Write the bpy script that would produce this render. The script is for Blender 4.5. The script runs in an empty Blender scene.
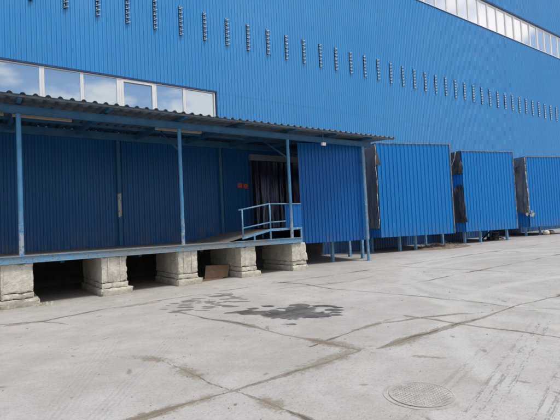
import bpy, math, random
import numpy as np
from mathutils import Vector, Matrix, noise as mnoise
random.seed(7)
R = math.radians
scene = bpy.context.scene
col = scene.collection
GS = 0.009                                   # the yard rises gently to the right

def gz(x):
    return GS * max(-25.0, min(60.0, x))

# ------------------------------------------------------------------ materials
class NT:
    def __init__(self, name):
        self.m = bpy.data.materials.new(name); self.m.use_nodes = True
        self.t = self.m.node_tree; self.b = self.t.nodes['Principled BSDF']
    def n(self, typ, **kw):
        nd = self.t.nodes.new(typ)
        for k, v in kw.items(): setattr(nd, k, v)
        return nd
    def put(self, sock, v):
        if isinstance(v, bpy.types.NodeSocket): self.t.links.new(v, sock)
        elif v is not None: sock.default_value = v
    def math(self, op, a, b=None, clamp=False):
        nd = self.n('ShaderNodeMath', operation=op, use_clamp=clamp)
        self.put(nd.inputs[0], a); self.put(nd.inputs[1], b); return nd.outputs[0]
    def vmath(self, op, a, b=None):
        nd = self.n('ShaderNodeVectorMath', operation=op)
        self.put(nd.inputs[0], a)
        if op == 'SCALE': self.put(nd.inputs['Scale'], b)
        elif b is not None: self.put(nd.inputs[1], b)
        return nd.outputs['Value'] if op in ('LENGTH', 'DOT_PRODUCT') else nd.outputs['Vector']
    def coord(self):
        return self.n('ShaderNodeNewGeometry').outputs['Position']
    def sep(self, v):
        nd = self.n('ShaderNodeSeparateXYZ'); self.put(nd.inputs[0], v); return nd.outputs
    def comb(self, x, y, z):
        nd = self.n('ShaderNodeCombineXYZ')
        for i, v in enumerate((x, y, z)): self.put(nd.inputs[i], v)
        return nd.outputs[0]
    def noise(self, vec, scale, detail=4, rough=0.55, dist=0.0):
        nd = self.n('ShaderNodeTexNoise')
        self.put(nd.inputs['Vector'], vec); nd.inputs['Scale'].default_value = scale
        nd.inputs['Detail'].default_value = detail; nd.inputs['Roughness'].default_value = rough
        nd.inputs['Distortion'].default_value = dist
        return nd.outputs['Fac']
    def ramp(self, v, lo, hi, a=0.0, b=1.0, smooth=True):
        nd = self.n('ShaderNodeMapRange', interpolation_type='SMOOTHSTEP' if smooth else 'LINEAR')
        self.put(nd.inputs[0], v)
        for i, x in enumerate((lo, hi, a, b)): self.put(nd.inputs[1 + i], x)
        return nd.outputs[0]
    def mix(self, f, a, b, mode='MIX'):
        nd = self.n('ShaderNodeMix', data_type='RGBA', blend_type=mode)
        self.put(nd.inputs[0], f)
        for i, v in ((6, a), (7, b)):
            self.put(nd.inputs[i], (*v, 1) if isinstance(v, tuple) and len(v) == 3 else v)
        return nd.outputs[2]
    def bump(self, h, strength=0.3, dist=0.02):
        nd = self.n('ShaderNodeBump'); self.put(nd.inputs['Height'], h)
        nd.inputs['Strength'].default_value = strength; nd.inputs['Distance'].default_value = dist
        self.t.links.new(nd.outputs[0], self.b.inputs['Normal'])
    def out(self, color, rough=0.6, spec=0.5, metal=0.0):
        self.put(self.b.inputs['Base Color'], (*color, 1) if isinstance(color, tuple) else color)
        self.put(self.b.inputs['Roughness'], rough); self.put(self.b.inputs['Specular IOR Level'], spec)
        self.put(self.b.inputs['Metallic'], metal)
        return self.m

def stretch(k, p, sx, sy, sz):
    return k.vmath('MULTIPLY', p, (sx, sy, sz))

def sheet_mat(name, base, dark, sheet=1.096, rough=0.42, dirt=0.25, lowdirt=None, spec=.28):
    """painted profiled steel: a slight change of tone from sheet to sheet, rain streaks, dust"""
    k = NT(name); p = k.coord(); s = k.sep(p)
    idx = k.math('FLOOR', k.math('DIVIDE', k.math('ADD', s[0], k.math('MULTIPLY', s[1], 0.35)), sheet))
    wn = k.n('ShaderNodeTexWhiteNoise', noise_dimensions='1D'); k.put(wn.inputs['W'], idx)
    c = k.mix(k.math('MULTIPLY', wn.outputs['Value'], 0.5), base, dark)
    st = k.noise(stretch(k, p, 5.0, 5.0, 0.35), 1.0, 5, 0.65)
    c = k.mix(k.ramp(st, 0.48, 0.78, 0, dirt), c, (dark[0] * .8 + .012, dark[1] * .78 + .008, dark[2] * .68))
    bl = k.noise(p, 0.35, 4, 0.6)
    c = k.mix(k.ramp(bl, 0.35, 0.75, 0, 0.22), c, (base[0] * 1.2 + .012, base[1] * 1.15 + .012, base[2] * 1.05))
    if lowdirt:
        z0, z1 = lowdirt
        f = k.math('MULTIPLY', k.ramp(s[2], z1, z0), k.ramp(k.noise(stretch(k, p, 3, 3, 1.2), 1.3, 5, .7), .35, .75))
        c = k.mix(k.math('MULTIPLY', f, 0.5), c, (0.16, 0.17, 0.18))
    sp = k.noise(p, 38, 2, 0.5)
    c = k.mix(k.ramp(sp, 0.70, 0.76, 0, 0.35), c, (0.25, 0.26, 0.27))
    k.bump(k.noise(p, 1.7, 3, 0.5), 0.12, 0.03)
    return k.out(c, k.ramp(bl, 0.3, 0.7, rough - .06, rough + .1), spec)

def steel_mat(name, base, chip_z=None, rust=0.3, rough=0.5, worn=(0.45, 0.45, 0.42), wear=.8):
    """painted steel section, chipped to primer and rust"""
    k = NT(name); p = k.coord(); s = k.sep(p)
    a = k.noise(p, 9, 6, 0.7); b = k.noise(p, 3.1, 5, 0.65)
    c = k.mix(k.ramp(b, .35, .7, 0, .5), base, tuple(min(1, x * 1.35 + .03) for x in base))
    f = k.ramp(a, 0.56, 0.62)
    if chip_z:
        f = k.math('MULTIPLY', k.ramp(s[2], chip_z[1], chip_z[0]), k.ramp(a, 0.42, 0.52))
    c = k.mix(k.math('MULTIPLY', f, wear), c, worn)
    r = k.ramp(k.noise(p, 14, 6, .75), 0.60, 0.70, 0, rust)
    c = k.mix(r, c, (0.13, 0.055, 0.028))
    k.bump(a, 0.25, 0.01)
    return k.out(c, rough, 0.4)

def concrete_mat(name, base, lo, top=None):
    k = NT(name); p = k.coord(); s = k.sep(p)
    a = k.noise(p, 2.2, 6, .62); b = k.noise(p, 17, 6, .7)
    st = k.noise(stretch(k, p, 6, 6, .8), 1.3, 4, .6)
    c = k.mix(k.ramp(a, .32, .68), base, lo)
    c = k.mix(k.ramp(b, .5, .72, 0, .55), c, tuple(x * .55 for x in lo))
    c = k.mix(k.ramp(st, .5, .75, 0, .4), c, tuple(x * .6 for x in lo))
    c = k.mix(k.ramp(k.noise(p, 6.5, 6, .75), .54, .62, 0, .55), c, tuple(min(1, x * 1.22) for x in base))
    c = k.mix(k.ramp(k.noise(p, 11, 6, .8), .60, .66, 0, .65), c, tuple(x * .42 for x in lo))
    c = k.mix(k.ramp(k.noise(p, 30, 3, .5), .62, .7, 0, .6), c, tuple(min(1, x * 1.2) for x in base))
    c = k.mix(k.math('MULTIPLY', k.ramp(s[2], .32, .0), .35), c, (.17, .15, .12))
    k.bump(k.math('ADD', b, k.math('MULTIPLY', a, 1.5)), 0.7, 0.03)
    return k.out(c, 0.9, 0.25)

def plain(name, c1, c2, scale=6, rough=0.7, spec=.4, bump=0.2):
    k = NT(name); p = k.coord()
    a = k.noise(p, scale, 5, .65)
    k.bump(a, bump, .02)
    return k.out(k.mix(k.ramp(a, .35, .68), c1, c2), rough, spec)

M = {}
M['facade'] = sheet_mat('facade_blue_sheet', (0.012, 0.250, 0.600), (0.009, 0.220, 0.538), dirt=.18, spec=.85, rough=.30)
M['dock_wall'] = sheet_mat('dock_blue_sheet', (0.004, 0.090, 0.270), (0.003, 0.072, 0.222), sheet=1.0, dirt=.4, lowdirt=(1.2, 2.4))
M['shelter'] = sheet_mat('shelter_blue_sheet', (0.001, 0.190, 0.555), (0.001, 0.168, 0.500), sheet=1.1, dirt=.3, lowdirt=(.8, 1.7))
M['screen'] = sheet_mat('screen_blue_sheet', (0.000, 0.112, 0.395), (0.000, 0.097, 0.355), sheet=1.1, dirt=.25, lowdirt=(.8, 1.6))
M['column'] = steel_mat('column_blue_paint', (0.045, 0.190, 0.360), chip_z=(1.3, 2.5), rust=.35)
M['post'] = steel_mat('post_blue_paint', (0.085, 0.235, 0.390), rust=.5)
M['beam'] = steel_mat('beam_blue_paint', (0.022, 0.110, 0.225), rust=.08, wear=.06)
M['rail'] = steel_mat('rail_blue_paint', (0.100, 0.270, 0.440), rust=.35)
def channel_mat():
    k = NT('edge_blue_paint'); p = k.coord(); s = k.sep(p)
    a = k.noise(stretch(k, p, 1, 1, 2), 8, 6, .72); b = k.noise(p, .55, 3, .5)
    c = k.mix(k.ramp(a, .35, .65), (.115, .275, .430), (.165, .330, .470))
    amt = k.math('ADD', a, k.math('MULTIPLY', k.math('SUBTRACT', k.ramp(s[0], 1.2, 3.4), k.ramp(s[0], 7.6, 9.0)), .10))
    amt = k.math('ADD', amt, k.math('MULTIPLY', k.math('SUBTRACT', b, .5), .25))
    c = k.mix(k.math('MULTIPLY', k.ramp(amt, .52, .60), .85), c, (.235, .240, .225))
    c = k.mix(k.ramp(k.noise(p, 13, 6, .75), .57, .66, 0, .8), c, (.12, .062, .036))
    c = k.mix(k.ramp(k.noise(p, 26, 4, .7), .60, .66, 0, .7), c, (.04, .04, .045))
    k.bump(a, .35, .012)
    return k.out(c, .6, .35)
M['channel'] = channel_mat()
def peeled():
    k = NT('peeled_back_column'); p = k.coord(); s = k.sep(p)
    a = k.noise(stretch(k, p, 3, 3, 1.2), 3.2, 6, .7)
    win = k.math('MULTIPLY', k.ramp(s[2], 2.15, 2.45), k.ramp(s[2], 3.35, 3.05))
    f = k.ramp(k.math('ADD', k.math('MULTIPLY', win, .42), a), .78, .84)
    c = k.mix(k.ramp(a, .3, .7), (0.020, 0.100, 0.215), (0.028, 0.125, 0.250))
    return k.out(k.mix(k.math('MULTIPLY', f, .9), c, (.46, .45, .42)), .6, .3)
M['back_column'] = peeled()
M['flash'] = steel_mat('flashing_paint', (0.010, 0.045, 0.130), rust=.1, wear=.04)
M['roof'] = plain('weathered_roof_sheet', (0.078, 0.112, 0.150), (0.135, 0.170, 0.205), 5, .6)
M['concrete'] = concrete_mat('pier_concrete', (0.66, 0.625, 0.54), (0.47, 0.435, 0.37))
M['plinth'] = concrete_mat('plinth_concrete_shaded', (0.07, 0.068, 0.065), (0.045, 0.044, 0.043))  # near-black: the shade under the deck is put into this colour
M['deck'] = concrete_mat('deck_concrete', (0.27, 0.255, 0.235), (0.19, 0.178, 0.162))
M['frame'] = plain('white_window_frame', (0.74, 0.75, 0.76), (0.82, 0.82, 0.82), 3, .4)
def tarp_mat(name, c1, c2):
    k = NT(name); p = k.coord()
    a = k.noise(stretch(k, p, 4.5, 4.5, .7), 1.0, 5, .6); b = k.noise(p, 1.1, 4, .6); f = k.noise(p, 20, 3, .6)
    c = k.mix(k.ramp(a, .35, .68), c1, c2); c = k.mix(k.ramp(b, .5, .75, 0, .4), c, tuple(x * .55 for x in c1))
    c = k.mix(k.ramp(f, .62, .7, 0, .3), c, (.3, .29, .27))
    k.bump(k.math('ADD', a, k.math('MULTIPLY', f, .1)), .5, .03)
    return k.out(c, .7, .3)
M['tarp'] = tarp_mat('grey_tarpaulin', (0.160, 0.153, 0.148), (0.245, 0.235, 0.222))
M['tarp_dark'] = tarp_mat('black_tarpaulin', (0.042, 0.040, 0.042), (0.115, 0.110, 0.108))
M['lintel'] = plain('faded_lintel_paint', (0.150, 0.190, 0.235), (0.21, 0.25, 0.29), 4, .6)
M['foam'] = plain('torn_pale_lining', (0.30, 0.28, 0.25), (0.58, 0.56, 0.52), 12, .9)
M['trim'] = plain('rusty_pale_trim', (0.30, 0.29, 0.285), (0.14, 0.115, 0.10), 4.5, .7)
M['blade'] = plain('galvanised_louvre', (0.19, 0.26, 0.34), (0.34, 0.40, 0.47), 7, .45)
M['slot'] = plain('dark_louvre_slot', (0.010, 0.020, 0.045), (0.016, 0.035, 0.07), 5, .8)
M['tube'] = plain('beige_lamp_body', (0.46, 0.40, 0.29), (0.56, 0.50, 0.37), 5, .5)
M['white'] = plain('white_lamp_body', (0.78, 0.79, 0.80), (0.86, 0.86, 0.86), 5, .35)
M['red'] = plain('red_sign_face', (0.42, 0.060, 0.035), (0.52, 0.095, 0.055), 9, .5)
M['sign_mark'] = plain('sign_mark', (0.45, 0.22, 0.19), (0.50, 0.28, 0.24), 9, .5)
M['cardboard'] = plain('cardboard', (0.265, 0.165, 0.100), (0.33, 0.215, 0.135), 7, .85)
M['sack'] = plain('pale_sack', (0.50, 0.46, 0.38), (0.64, 0.60, 0.52), 6, .85)
M['dark'] = plain('dark_void', (0.008, 0.008, 0.012), (0.014, 0.013, 0.018), 4, .9)
M['scrap'] = plain('dark_scrap_metal', (0.02, 0.022, 0.025), (0.06, 0.055, 0.05), 9, .7)
M['weed'] = plain('dry_weed', (0.12, 0.085, 0.045), (0.20, 0.145, 0.085), 9, .9)
def manhole_mat():
    k = NT('dusty_manhole_iron'); p = k.coord()
    a = k.noise(p, 5.5, 5, .65); b = k.noise(p, 30, 4, .65)
    c = k.mix(k.ramp(a, .35, .65), (.365, .352, .330), (.475, .452, .415))
    c = k.mix(k.ramp(b, .48, .68, 0, .5), c, (.27, .258, .24))
    k.bump(b, .5, .01)
    return k.out(c, .88, .25)
M['manhole'] = manhole_mat()

def glass_mat(name, tint, rough=0.02):
    k = NT(name); p = k.coord()
    k.bump(k.noise(p, .9, 2, .4), 0.05, .02)
    return k.out(tint, rough, .8, .88)
M['glass'] = glass_mat('reflective_window_glass', (0.54, 0.63, 0.69))
M['glass_high'] = glass_mat('bright_window_glass', (0.90, 0.93, 0.95), .06)

def curtain_mat():
    k = NT('dusty_pvc_strips'); p = k.coord(); s = k.sep(p)
    st = k.noise(stretch(k, p, 7, 7, .45), 1.6, 5, .65)
    dusty = k.math('MULTIPLY', k.ramp(s[2], 4.3, 3.2), k.ramp(st, .36, .58))
    c = k.mix(k.math('MULTIPLY', dusty, .7), (0.012, 0.014, 0.058), (0.42, 0.47, 0.68))
    return k.out(c, .3, .6)
M['curtain'] = curtain_mat()

# ---- the yard surface: concrete slabs with dirty joints, stains, tread marks.
# The places of joints, stain and marks are stored on the ground mesh (see below) as soft fields;
# the material breaks their edges up with noise.
def yard_mat():
    k = NT('yard_concrete'); p = k.coord()
    s = k.sep(p); flat = k.comb(s[0], s[1], 0.0)
    def attr(n):
        nd = k.n('ShaderNodeAttribute', attribute_name=n); o = k.sep(nd.outputs['Vector']); return o[0], o[1], o[2]
    joint, rubble, dust = attr('joints')
    wet, drip, halo = attr('stain')
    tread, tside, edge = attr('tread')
    sweep, sside, speck = attr('sweep')
    big = k.noise(flat, .23, 5, .55); mid = k.noise(flat, 1.1, 6, .62); fin = k.noise(flat, 24, 5, .7); grit = k.noise(flat, 90, 3, .6)
    n5 = k.noise(flat, 7.5, 6, .72)
    c = k.mix(k.ramp(big, .32, .68), (.398, .383, .360), (.480, .466, .445))
    c = k.mix(k.ramp(mid, .40, .72, 0, .45), c, (.345, .322, .285))
    c = k.mix(k.ramp(mid, .52, .30, 0, .35), c, (.55, .53, .49))
    blo = k.noise(flat, 3.7, 6, .68)
    c = k.mix(k.ramp(blo, .46, .68, 0, .34), c, (.300, .282, .252))
    c = k.mix(k.ramp(blo, .46, .30, 0, .30), c, (.54, .525, .495))
    pit = k.noise(flat, 46, 3, .6)
    c = k.mix(k.ramp(pit, .64, .70, 0, .38), c, (.17, .158, .14))
    c = k.mix(k.ramp(fin, .46, .70, 0, .34), c, (.255, .238, .212))
    c = k.mix(k.ramp(grit, .60, .72, 0, .38), c, (.22, .21, .195))
    c = k.mix(k.ramp(grit, .40, .30, 0, .30), c, (.62, .615, .60))
    sw = k.noise(stretch(k, flat, .35, 1.2, 1), 1.0, 3, .5, 1.2)
    c = k.mix(k.ramp(sw, .52, .75, 0, .16), c, (.53, .52, .50))
    c = k.mix(k.math('MULTIPLY', k.math('MULTIPLY', dust, k.ramp(mid, .3, .6)), .40), c, (.58, .57, .55))
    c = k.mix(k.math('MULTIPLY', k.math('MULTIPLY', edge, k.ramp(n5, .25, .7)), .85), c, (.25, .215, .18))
    c = k.mix(k.math('MULTIPLY', k.ramp(k.math('ADD', speck, k.math('MULTIPLY', n5, .5)), .72, .86), .6), c, (.19, .175, .15))
    # sweeps
    rib = k.ramp(k.math('SINE', k.math('MULTIPLY', sside, 105)), -.6, .8)
    c = k.mix(k.math('MULTIPLY', k.math('MULTIPLY', rib, sweep), k.ramp(n5, .3, .6, .06, .36)), c, (.29, .28, .265))
    rib = k.ramp(k.math('SINE', k.math('MULTIPLY', tside, 58)), -.3, .3)
    along = k.noise(k.comb(k.math('MULTIPLY', tside, 16), k.vmath('DOT_PRODUCT', flat, (.96, .28, 0)), 0.0), 4.5, 5, .7)
    m = k.math('MULTIPLY', k.math('MULTIPLY', rib, k.ramp(k.math('ADD', k.math('ADD', k.math('MULTIPLY', along, .6), k.math('MULTIPLY', fin, .4)), k.math('MULTIPLY', k.math('SUBTRACT', mid, .5), .5)), .49, .55)), tread)
    c = k.mix(k.math('MULTIPLY', m, .55), c, (.165, .155, .14))
    # joints
    jn = k.math('ADD', joint, k.math('ADD', k.math('MULTIPLY', k.math('SUBTRACT', n5, .5), .8), k.math('MULTIPLY', k.math('SUBTRACT', fin, .5), .7)))
    jm = k.math('MULTIPLY', k.ramp(jn, .42, .60), k.ramp(joint, .02, .25))
    c = k.mix(k.math('MULTIPLY', jm, .80), c, (.245, .210, .165))
    core = k.math('MULTIPLY', k.ramp(k.math('ADD', joint, k.math('ADD', k.math('MULTIPLY', k.math('SUBTRACT', mid, .5), 1.4), k.math('MULTIPLY', k.math('SUBTRACT', fin, .5), .5))), .78, .92), k.ramp(joint, .4, .7))
    c = k.mix(k.math('MULTIPLY', core, .80), c, (.105, .090, .072))
    rb = k.math('MULTIPLY', k.ramp(k.math('ADD', rubble, k.math('MULTIPLY', k.math('SUBTRACT', n5, .5), 2.0)), .35, .75), k.ramp(fin, .3, .6, .5, 1))
    c = k.mix(k.math('MULTIPLY', rb, .8), c, (.235, .198, .150))
    # wet stain
    c = k.mix(k.math('MULTIPLY', halo, .14), c, (.22, .21, .19))
    dm = k.ramp(k.math('ADD', drip, k.math('MULTIPLY', k.math('SUBTRACT', n5, .5), .25)), .46, .60)
    c = k.mix(k.math('MULTIPLY', dm, .74), c, (.105, .097, .086))
    wm = k.ramp(k.math('ADD', wet, k.math('ADD', k.math('MULTIPLY', k.math('SUBTRACT', n5, .5), .40), k.math('MULTIPLY', k.math('SUBTRACT', fin, .5), .12))), .46, .60)
    c = k.mix(k.math('MULTIPLY', wm, k.ramp(blo, .36, .62, .95, .66)), c, (.066, .062, .056))
    h = k.math('SUBTRACT', k.math('ADD', k.math('MULTIPLY', fin, .5), k.math('ADD', k.math('MULTIPLY', grit, .35), k.math('SUBTRACT', mid, k.math('MULTIPLY', k.ramp(pit, .6, .7), .8)))), k.math('MULTIPLY', jm, 1.4))
    k.bump(h, .6, .012)
    return k.out(c, k.math('SUBTRACT', .92, k.math('MULTIPLY', wm, .52)), .3)
M['yard'] = yard_mat()

# ------------------------------------------------------------------ mesh helpers
class MB:
    def __init__(self): self.v = []; self.f = []
    def quad(self, *pts):
        i = len(self.v); self.v += [Vector(p) for p in pts]; self.f.append(tuple(range(i, i + len(pts)))); return self
    def box(self, x0, x1, y0, y1, z0, z1):
        return self.hexa([(x0, y0, z0), (x1, y0, z0), (x1, y1, z0), (x0, y1, z0), (x0, y0, z1), (x1, y0, z1), (x1, y1, z1), (x0, y1, z1)])
    def hexa(self, p):
        i = len(self.v); self.v += [Vector(a) for a in p]
        for f in ((3, 2, 1, 0), (4, 5, 6, 7), (0, 1, 5, 4), (1, 2, 6, 5), (2, 3, 7, 6), (3, 0, 4, 7)): self.f.append(tuple(i + a for a in f))
        return self
    def bar(self, a, b, w, h=None, up=(0, 0, 1)):
        """rectangular bar from a to b"""
        h = h or w; a = Vector(a); b = Vector(b); d = (b - a).normalized(); u = Vector(up)
        if abs(d.dot(u)) > .95: u = Vector((0, 1, 0))
        s = d.cross(u).normalized(); u = s.cross(d).normalized()
        s *= w / 2; u *= h / 2
        return self.hexa([a - s - u, a + s - u, b + s - u, b - s - u, a - s + u, a + s + u, b + s + u, b - s + u])
    def tube(self, a, b, r, n=14, r2=None):
        a = Vector(a); b = Vector(b); d = (b - a).normalized(); u = Vector((1, 0, 0)) if abs(d.x) < .8 else Vector((0, 1, 0))
        s = d.cross(u).normalized(); u = s.cross(d); i = len(self.v); r2 = r2 or r
        for p, rr in ((a, r), (b, r2)):
            for k in range(n):
                t = 2 * math.pi * k / n; self.v.append(p + (s * math.cos(t) + u * math.sin(t)) * rr)
        for k in range(n): self.f.append((i + k, i + (k + 1) % n, i + n + (k + 1) % n, i + n + k))
        self.f.append(tuple(i + k for k in range(n))[::-1]); self.f.append(tuple(i + n + k for k in range(n)))
        return self
    def build(self, name, mat, parent=None, smooth=False, bevel=0):
        me = bpy.data.meshes.new(name)
        off = parent_loc(parent)
        me.from_pydata([tuple(v - off) for v in self.v], [], self.f); me.update()
        if smooth:
            for p in me.polygons: p.use_smooth = True
        me.materials.append(mat)
        o = bpy.data.objects.new(name, me); col.objects.link(o)
        if parent: o.parent = parent
        if bevel:
            m = o.modifiers.new('bevel', 'BEVEL'); m.width = bevel; m.segments = 2; m.limit_method = 'ANGLE'
        return o

def parent_loc(o):
    v = Vector((0, 0, 0))
    while o: v += o.location; o = o.parent
    return v

def tag(o, label, cat, group=None, kind=None):
    if label: o['label'] = label
    if cat: o['category'] = cat
    if group: o['group'] = group
    if kind: o['kind'] = kind
    return o

def thing(name, loc, label, cat, group=None):
    o = bpy.data.objects.new(name, None); o.empty_display_size = .2; col.objects.link(o); o.location = loc
    return tag(o, label, cat, group)

def copy_part(src, parent, delta):
    c = src.copy(); col.objects.link(c); c.parent = parent; c.location = src.location + Vector(delta); return c

def ribbed(mb, a, b, z0, z1, pitch, depth, out, top=None, phase=0.0):
    """vertical trapezoid sheet from a to b (xy); 'out' is the xy outward normal; top(s) may give the height"""
    a = Vector((*a, 0)); b = Vector((*b, 0)); L = (b - a).length; d = (b - a) / L; n = Vector((*out, 0)).normalized()
    st = [(0, 1), (.40, 1), (.50, 0), (.90, 0)]
    s_list = []
    k = math.floor(-phase / pitch) - 1
    while True:
        base = k * pitch + phase
        if base > L: break
        for u, o in st:
            s_list.append((base + u * pitch, o))
        k += 1
    pts = [(0, None)] + [(s, o) for s, o in s_list if 0 < s < L] + [(L, None)]
    def off(s):
        t = ((s - phase) / pitch) % 1.0
        if t <= .40: return 1
        if t <= .50: return 1 - (t - .4) / .1
        if t <= .90: return 0
        return (t - .9) / .1
    i = len(mb.v)
    for s, o in pts:
        p = a + d * s + n * (depth * (o if o is not None else off(s)))
        mb.v += [p + Vector((0, 0, z0)), p + Vector((0, 0, z1))]
    for j in range(len(pts) - 1):
        q = (i + 2 * j, i + 2 * j + 2, i + 2 * j + 3, i + 2 * j + 1)
        mb.f.append(q if d.cross(Vector((0, 0, 1))).dot(n) > 0 else q[::-1])
    return mb

# ------------------------------------------------------------------ the setting: yard
def axis(lo, pre, a, b, step, post):
    return np.array(pre + list(np.arange(a, b, step)) + post, dtype=np.float64)
GX = axis(0, [-600, -60, -25, -12, -7, -4, -2.4], -1.8, 9.6, .021, list(np.arange(9.6, 16, .06)) + list(np.arange(16, 36, .25)) + [37, 40, 45, 60, 90, 160, 900])
GY = axis(0, [-600, -60, -30, -18, -13, -12], -11.4, -3.2, .021, list(np.arange(-3.2, 1.2, .045)) + list(np.arange(1.2, 5, .25)) + [6, 15, 60, 600])
XX, YY = np.meshgrid(GX, GY, indexing='xy')
rs = np.random.RandomState(5)
def vnoise(x, y, sc, seed):
    """smooth value noise on a hashed lattice"""
    x = x * sc + seed * 17.31; y = y * sc + seed * 9.77
    i = np.floor(x).astype(np.int64); j = np.floor(y).astype(np.int64); fx = x - i; fy = y - j
    fx = fx * fx * (3 - 2 * fx); fy = fy * fy * (3 - 2 * fy)
    def h(a, b):
        n = (a * 374761393 + b * 668265263 + seed * 1442695) & 0x7fffffff
        n = ((n ^ (n >> 13)) * 1274126177) & 0x7fffffff
        return ((n ^ (n >> 16)) & 0xffff) / 65535.0
    return (h(i, j) * (1 - fx) + h(i + 1, j) * fx) * (1 - fy) + (h(i, j + 1) * (1 - fx) + h(i + 1, j + 1) * fx) * fy
def fbm(x, y, sc, seed, o=4):
    a, t, w = 0, 0, 1.0
    for q in range(o): a = a + vnoise(x, y, sc * 2.03 ** q, seed + q) * w; t += w; w *= .55
    return a / t
WX = XX + (fbm(XX, YY, 1.6, 1) - .5) * .15; WY = YY + (fbm(XX, YY, 1.6, 2) - .5) * .15
def seg(x, y, a, b):
    bx, by = b[0] - a[0], b[1] - a[1]; L2 = bx * bx + by * by
    t = np.clip(((x - a[0]) * bx + (y - a[1]) * by) / L2, 0, 1)
    return np.hypot(x - a[0] - t * bx, y - a[1] - t * by), t, ((y - a[1]) * bx - (x - a[0]) * by) / math.sqrt(L2)
def sstep(v, a, b):
    t = np.clip((v - a) / (b - a), 0, 1); return t * t * (3 - 2 * t)
thick = .40 + 1.3 * sstep(fbm(XX, YY, 1.1, 3, 3), .36, .70)
joint = np.zeros_like(XX)
for pts, wd in [
        ([(-2, -8.3), (1.1, -8.28), (2.06, -8.3), (2.64, -8.32)], .075), ([(2.64, -8.32), (3.3, -8.30), (3.95, -8.22)], .06), ([(3.95, -8.25), (4.2, -8.33)], .03),
        ([(4.15, -8.33), (5.67, -8.36), (7.5, -8.36), (9.0, -8.45), (13, -8.45)], .075),
        ([(3.2, -3.6), (3.40, -4.8), (3.60, -5.8), (3.72, -6.9), (3.96, -8.2)], .075), ([(3.80, -7.3), (3.96, -8.2)], .09),
        ([(2.06, -8.3), (2.16, -8.9), (2.24, -9.5)], .04), ([(1.80, -6.6), (1.93, -7.2), (1.99, -7.9), (2.06, -8.3)], .04),
        ([(3.6, -7.67), (4.28, -7.54), (5.0, -7.42), (6.0, -7.75), (6.9, -8.2)], .042),
        ([(5.85, -7.4), (5.93, -8.29), (6.05, -9.1), (6.15, -10.2)], .036), ([(7.65, -7.3), (7.5, -8.4), (7.85, -9.0), (8.3, -9.5)], .05),
        ([(-1.5, -1.95), (.3, -2.1), (1.0, -2.44), (1.55, -2.3), (2.4, -2.06), (5.2, -2.0), (7, -2.1)], .055),
        ([(.9, -2.4), (1.3, -3.2)], .035), ([(6.9, -1.3), (7.2, -3.0), (7.1, -4.2), (7.45, -6.2), (7.6, -8.3)], .045), ([(7.0, -2.1), (11.5, -2.2), (17, -2.3), (33, -2.3)], .06),
        ([(11.7, -2.2), (11.9, -5.0), (12.1, -8.4)], .05), ([(18, -2.3), (18.2, -8.2)], .08), ([(9, -5.2), (20, -5.1), (30, -5.1)], .05),
        ([(6.2, -3.0), (8.2, -3.6), (9.5, -3.4)], .03)]:
    for a, b in zip(pts, pts[1:]):
        d, t, _ = seg(WX, WY, a, b)
        joint = np.maximum(joint, np.clip(1 - d / (wd * 1.25 * thick), 0, 1))
def ell(x, y, lst, n=0.0):
    acc = np.zeros_like(x)
    for cx_, cy_, ux, uy, a, b in lst:
        L = math.hypot(ux, uy); ux, uy = ux / L, uy / L; dx, dy = x - cx_, y - cy_
        r = np.hypot((dx * ux + dy * uy) / a, (-dx * uy + dy * ux) / b)
        acc = np.maximum(acc, np.clip(1 - r * .5 + n, 0, 1))      # 0.5 on the ellipse itself
    return acc
rubble = ell(XX, YY, [(1.96, -7.45, .1, -1, .34, .11), (2.18, -8.85, .1, -1, .24, .11), (1.80, -6.6, .5, -.8, .35, .09), (3.90, -7.8, .2, -1, .5, .14),
                      (.55, -2.35, 1, -.3, .35, .10), (2.9, -2.2, 1, 0, .5, .12), (3.4, -8.25, 1, .1, .6, .15), (1.3, -8.28, 1, 0, .7, .1),
                      (4.3, -9.0, .5, -.8, .16, .05), (4.6, -8.4, 1, 0, .4, .1), (5.0, -7.45, 1, .1, .5, .07)])
dust = np.zeros_like(XX)
for cx_, cy_, rad in ((14.5, -9.3, 6.9), (15.6, -9.0, 7.1), (9.5, -13.5, 6.4), (13.2, -9.9, 6.6)):
    dust = np.maximum(dust, 1 - sstep(np.abs(np.hypot(WX - cx_, WY - cy_) - rad), .05, .24))
U = (.82, -.57)
U2 = (.50, -.866)
nw = (fbm(XX, YY, 2.6, 21, 3) - .5) * .50 + (fbm(XX * .6 + YY, YY * .6 - XX, 6.0, 31, 2) - .5) * .42
wlist = [(4.62, -5.62, *U2, .74, .36), (4.95, -5.55, *U2, .42, .34), (4.25, -5.15, *U2, .50, .20), (4.85, -6.15, *U2, .50, .20),
         (4.15, -4.80, .8, -.3, .30, .08)]
for cx_, cy_, r_ in ((5.15, -6.49, .13), (5.39, -6.11, .13), (5.6, -5.76, .12), (4.18, -6.42, .13), (5.49, -5.62, .14), (4.81, -4.80, .14), (4.46, -4.76, .14), (5.28, -5.25, .17), (5.30, -6.3, .09), (5.62, -6.0, .08)):
    wlist.append((cx_, cy_, *U2, r_ * 1.25, r_ * .75))
wet = ell(XX, YY, wlist, nw)
dl = []
for q in range(62):
    r_ = rs.uniform(.04, .11); th = rs.uniform(0, 6.28); rad_ = math.sqrt(rs.uniform(0, 1))
    dl.append((4.15 + 1.0 * rad_ * math.cos(th) + .3 * rad_ * math.sin(th), -3.2 + 1.05 * rad_ * math.sin(th), .62, -.78, r_ * rs.uniform(1.1, 2.4), r_ * rs.uniform(.6, 1.0)))
drip = ell(XX, YY, dl, nw * .8)
halo = sstep(ell(XX, YY, [(4.7, -5.5, *U2, 1.3, .85)], nw * .6), .2, .8)
tread = np.zeros_like(XX); tside = np.zeros_like(XX)
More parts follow.
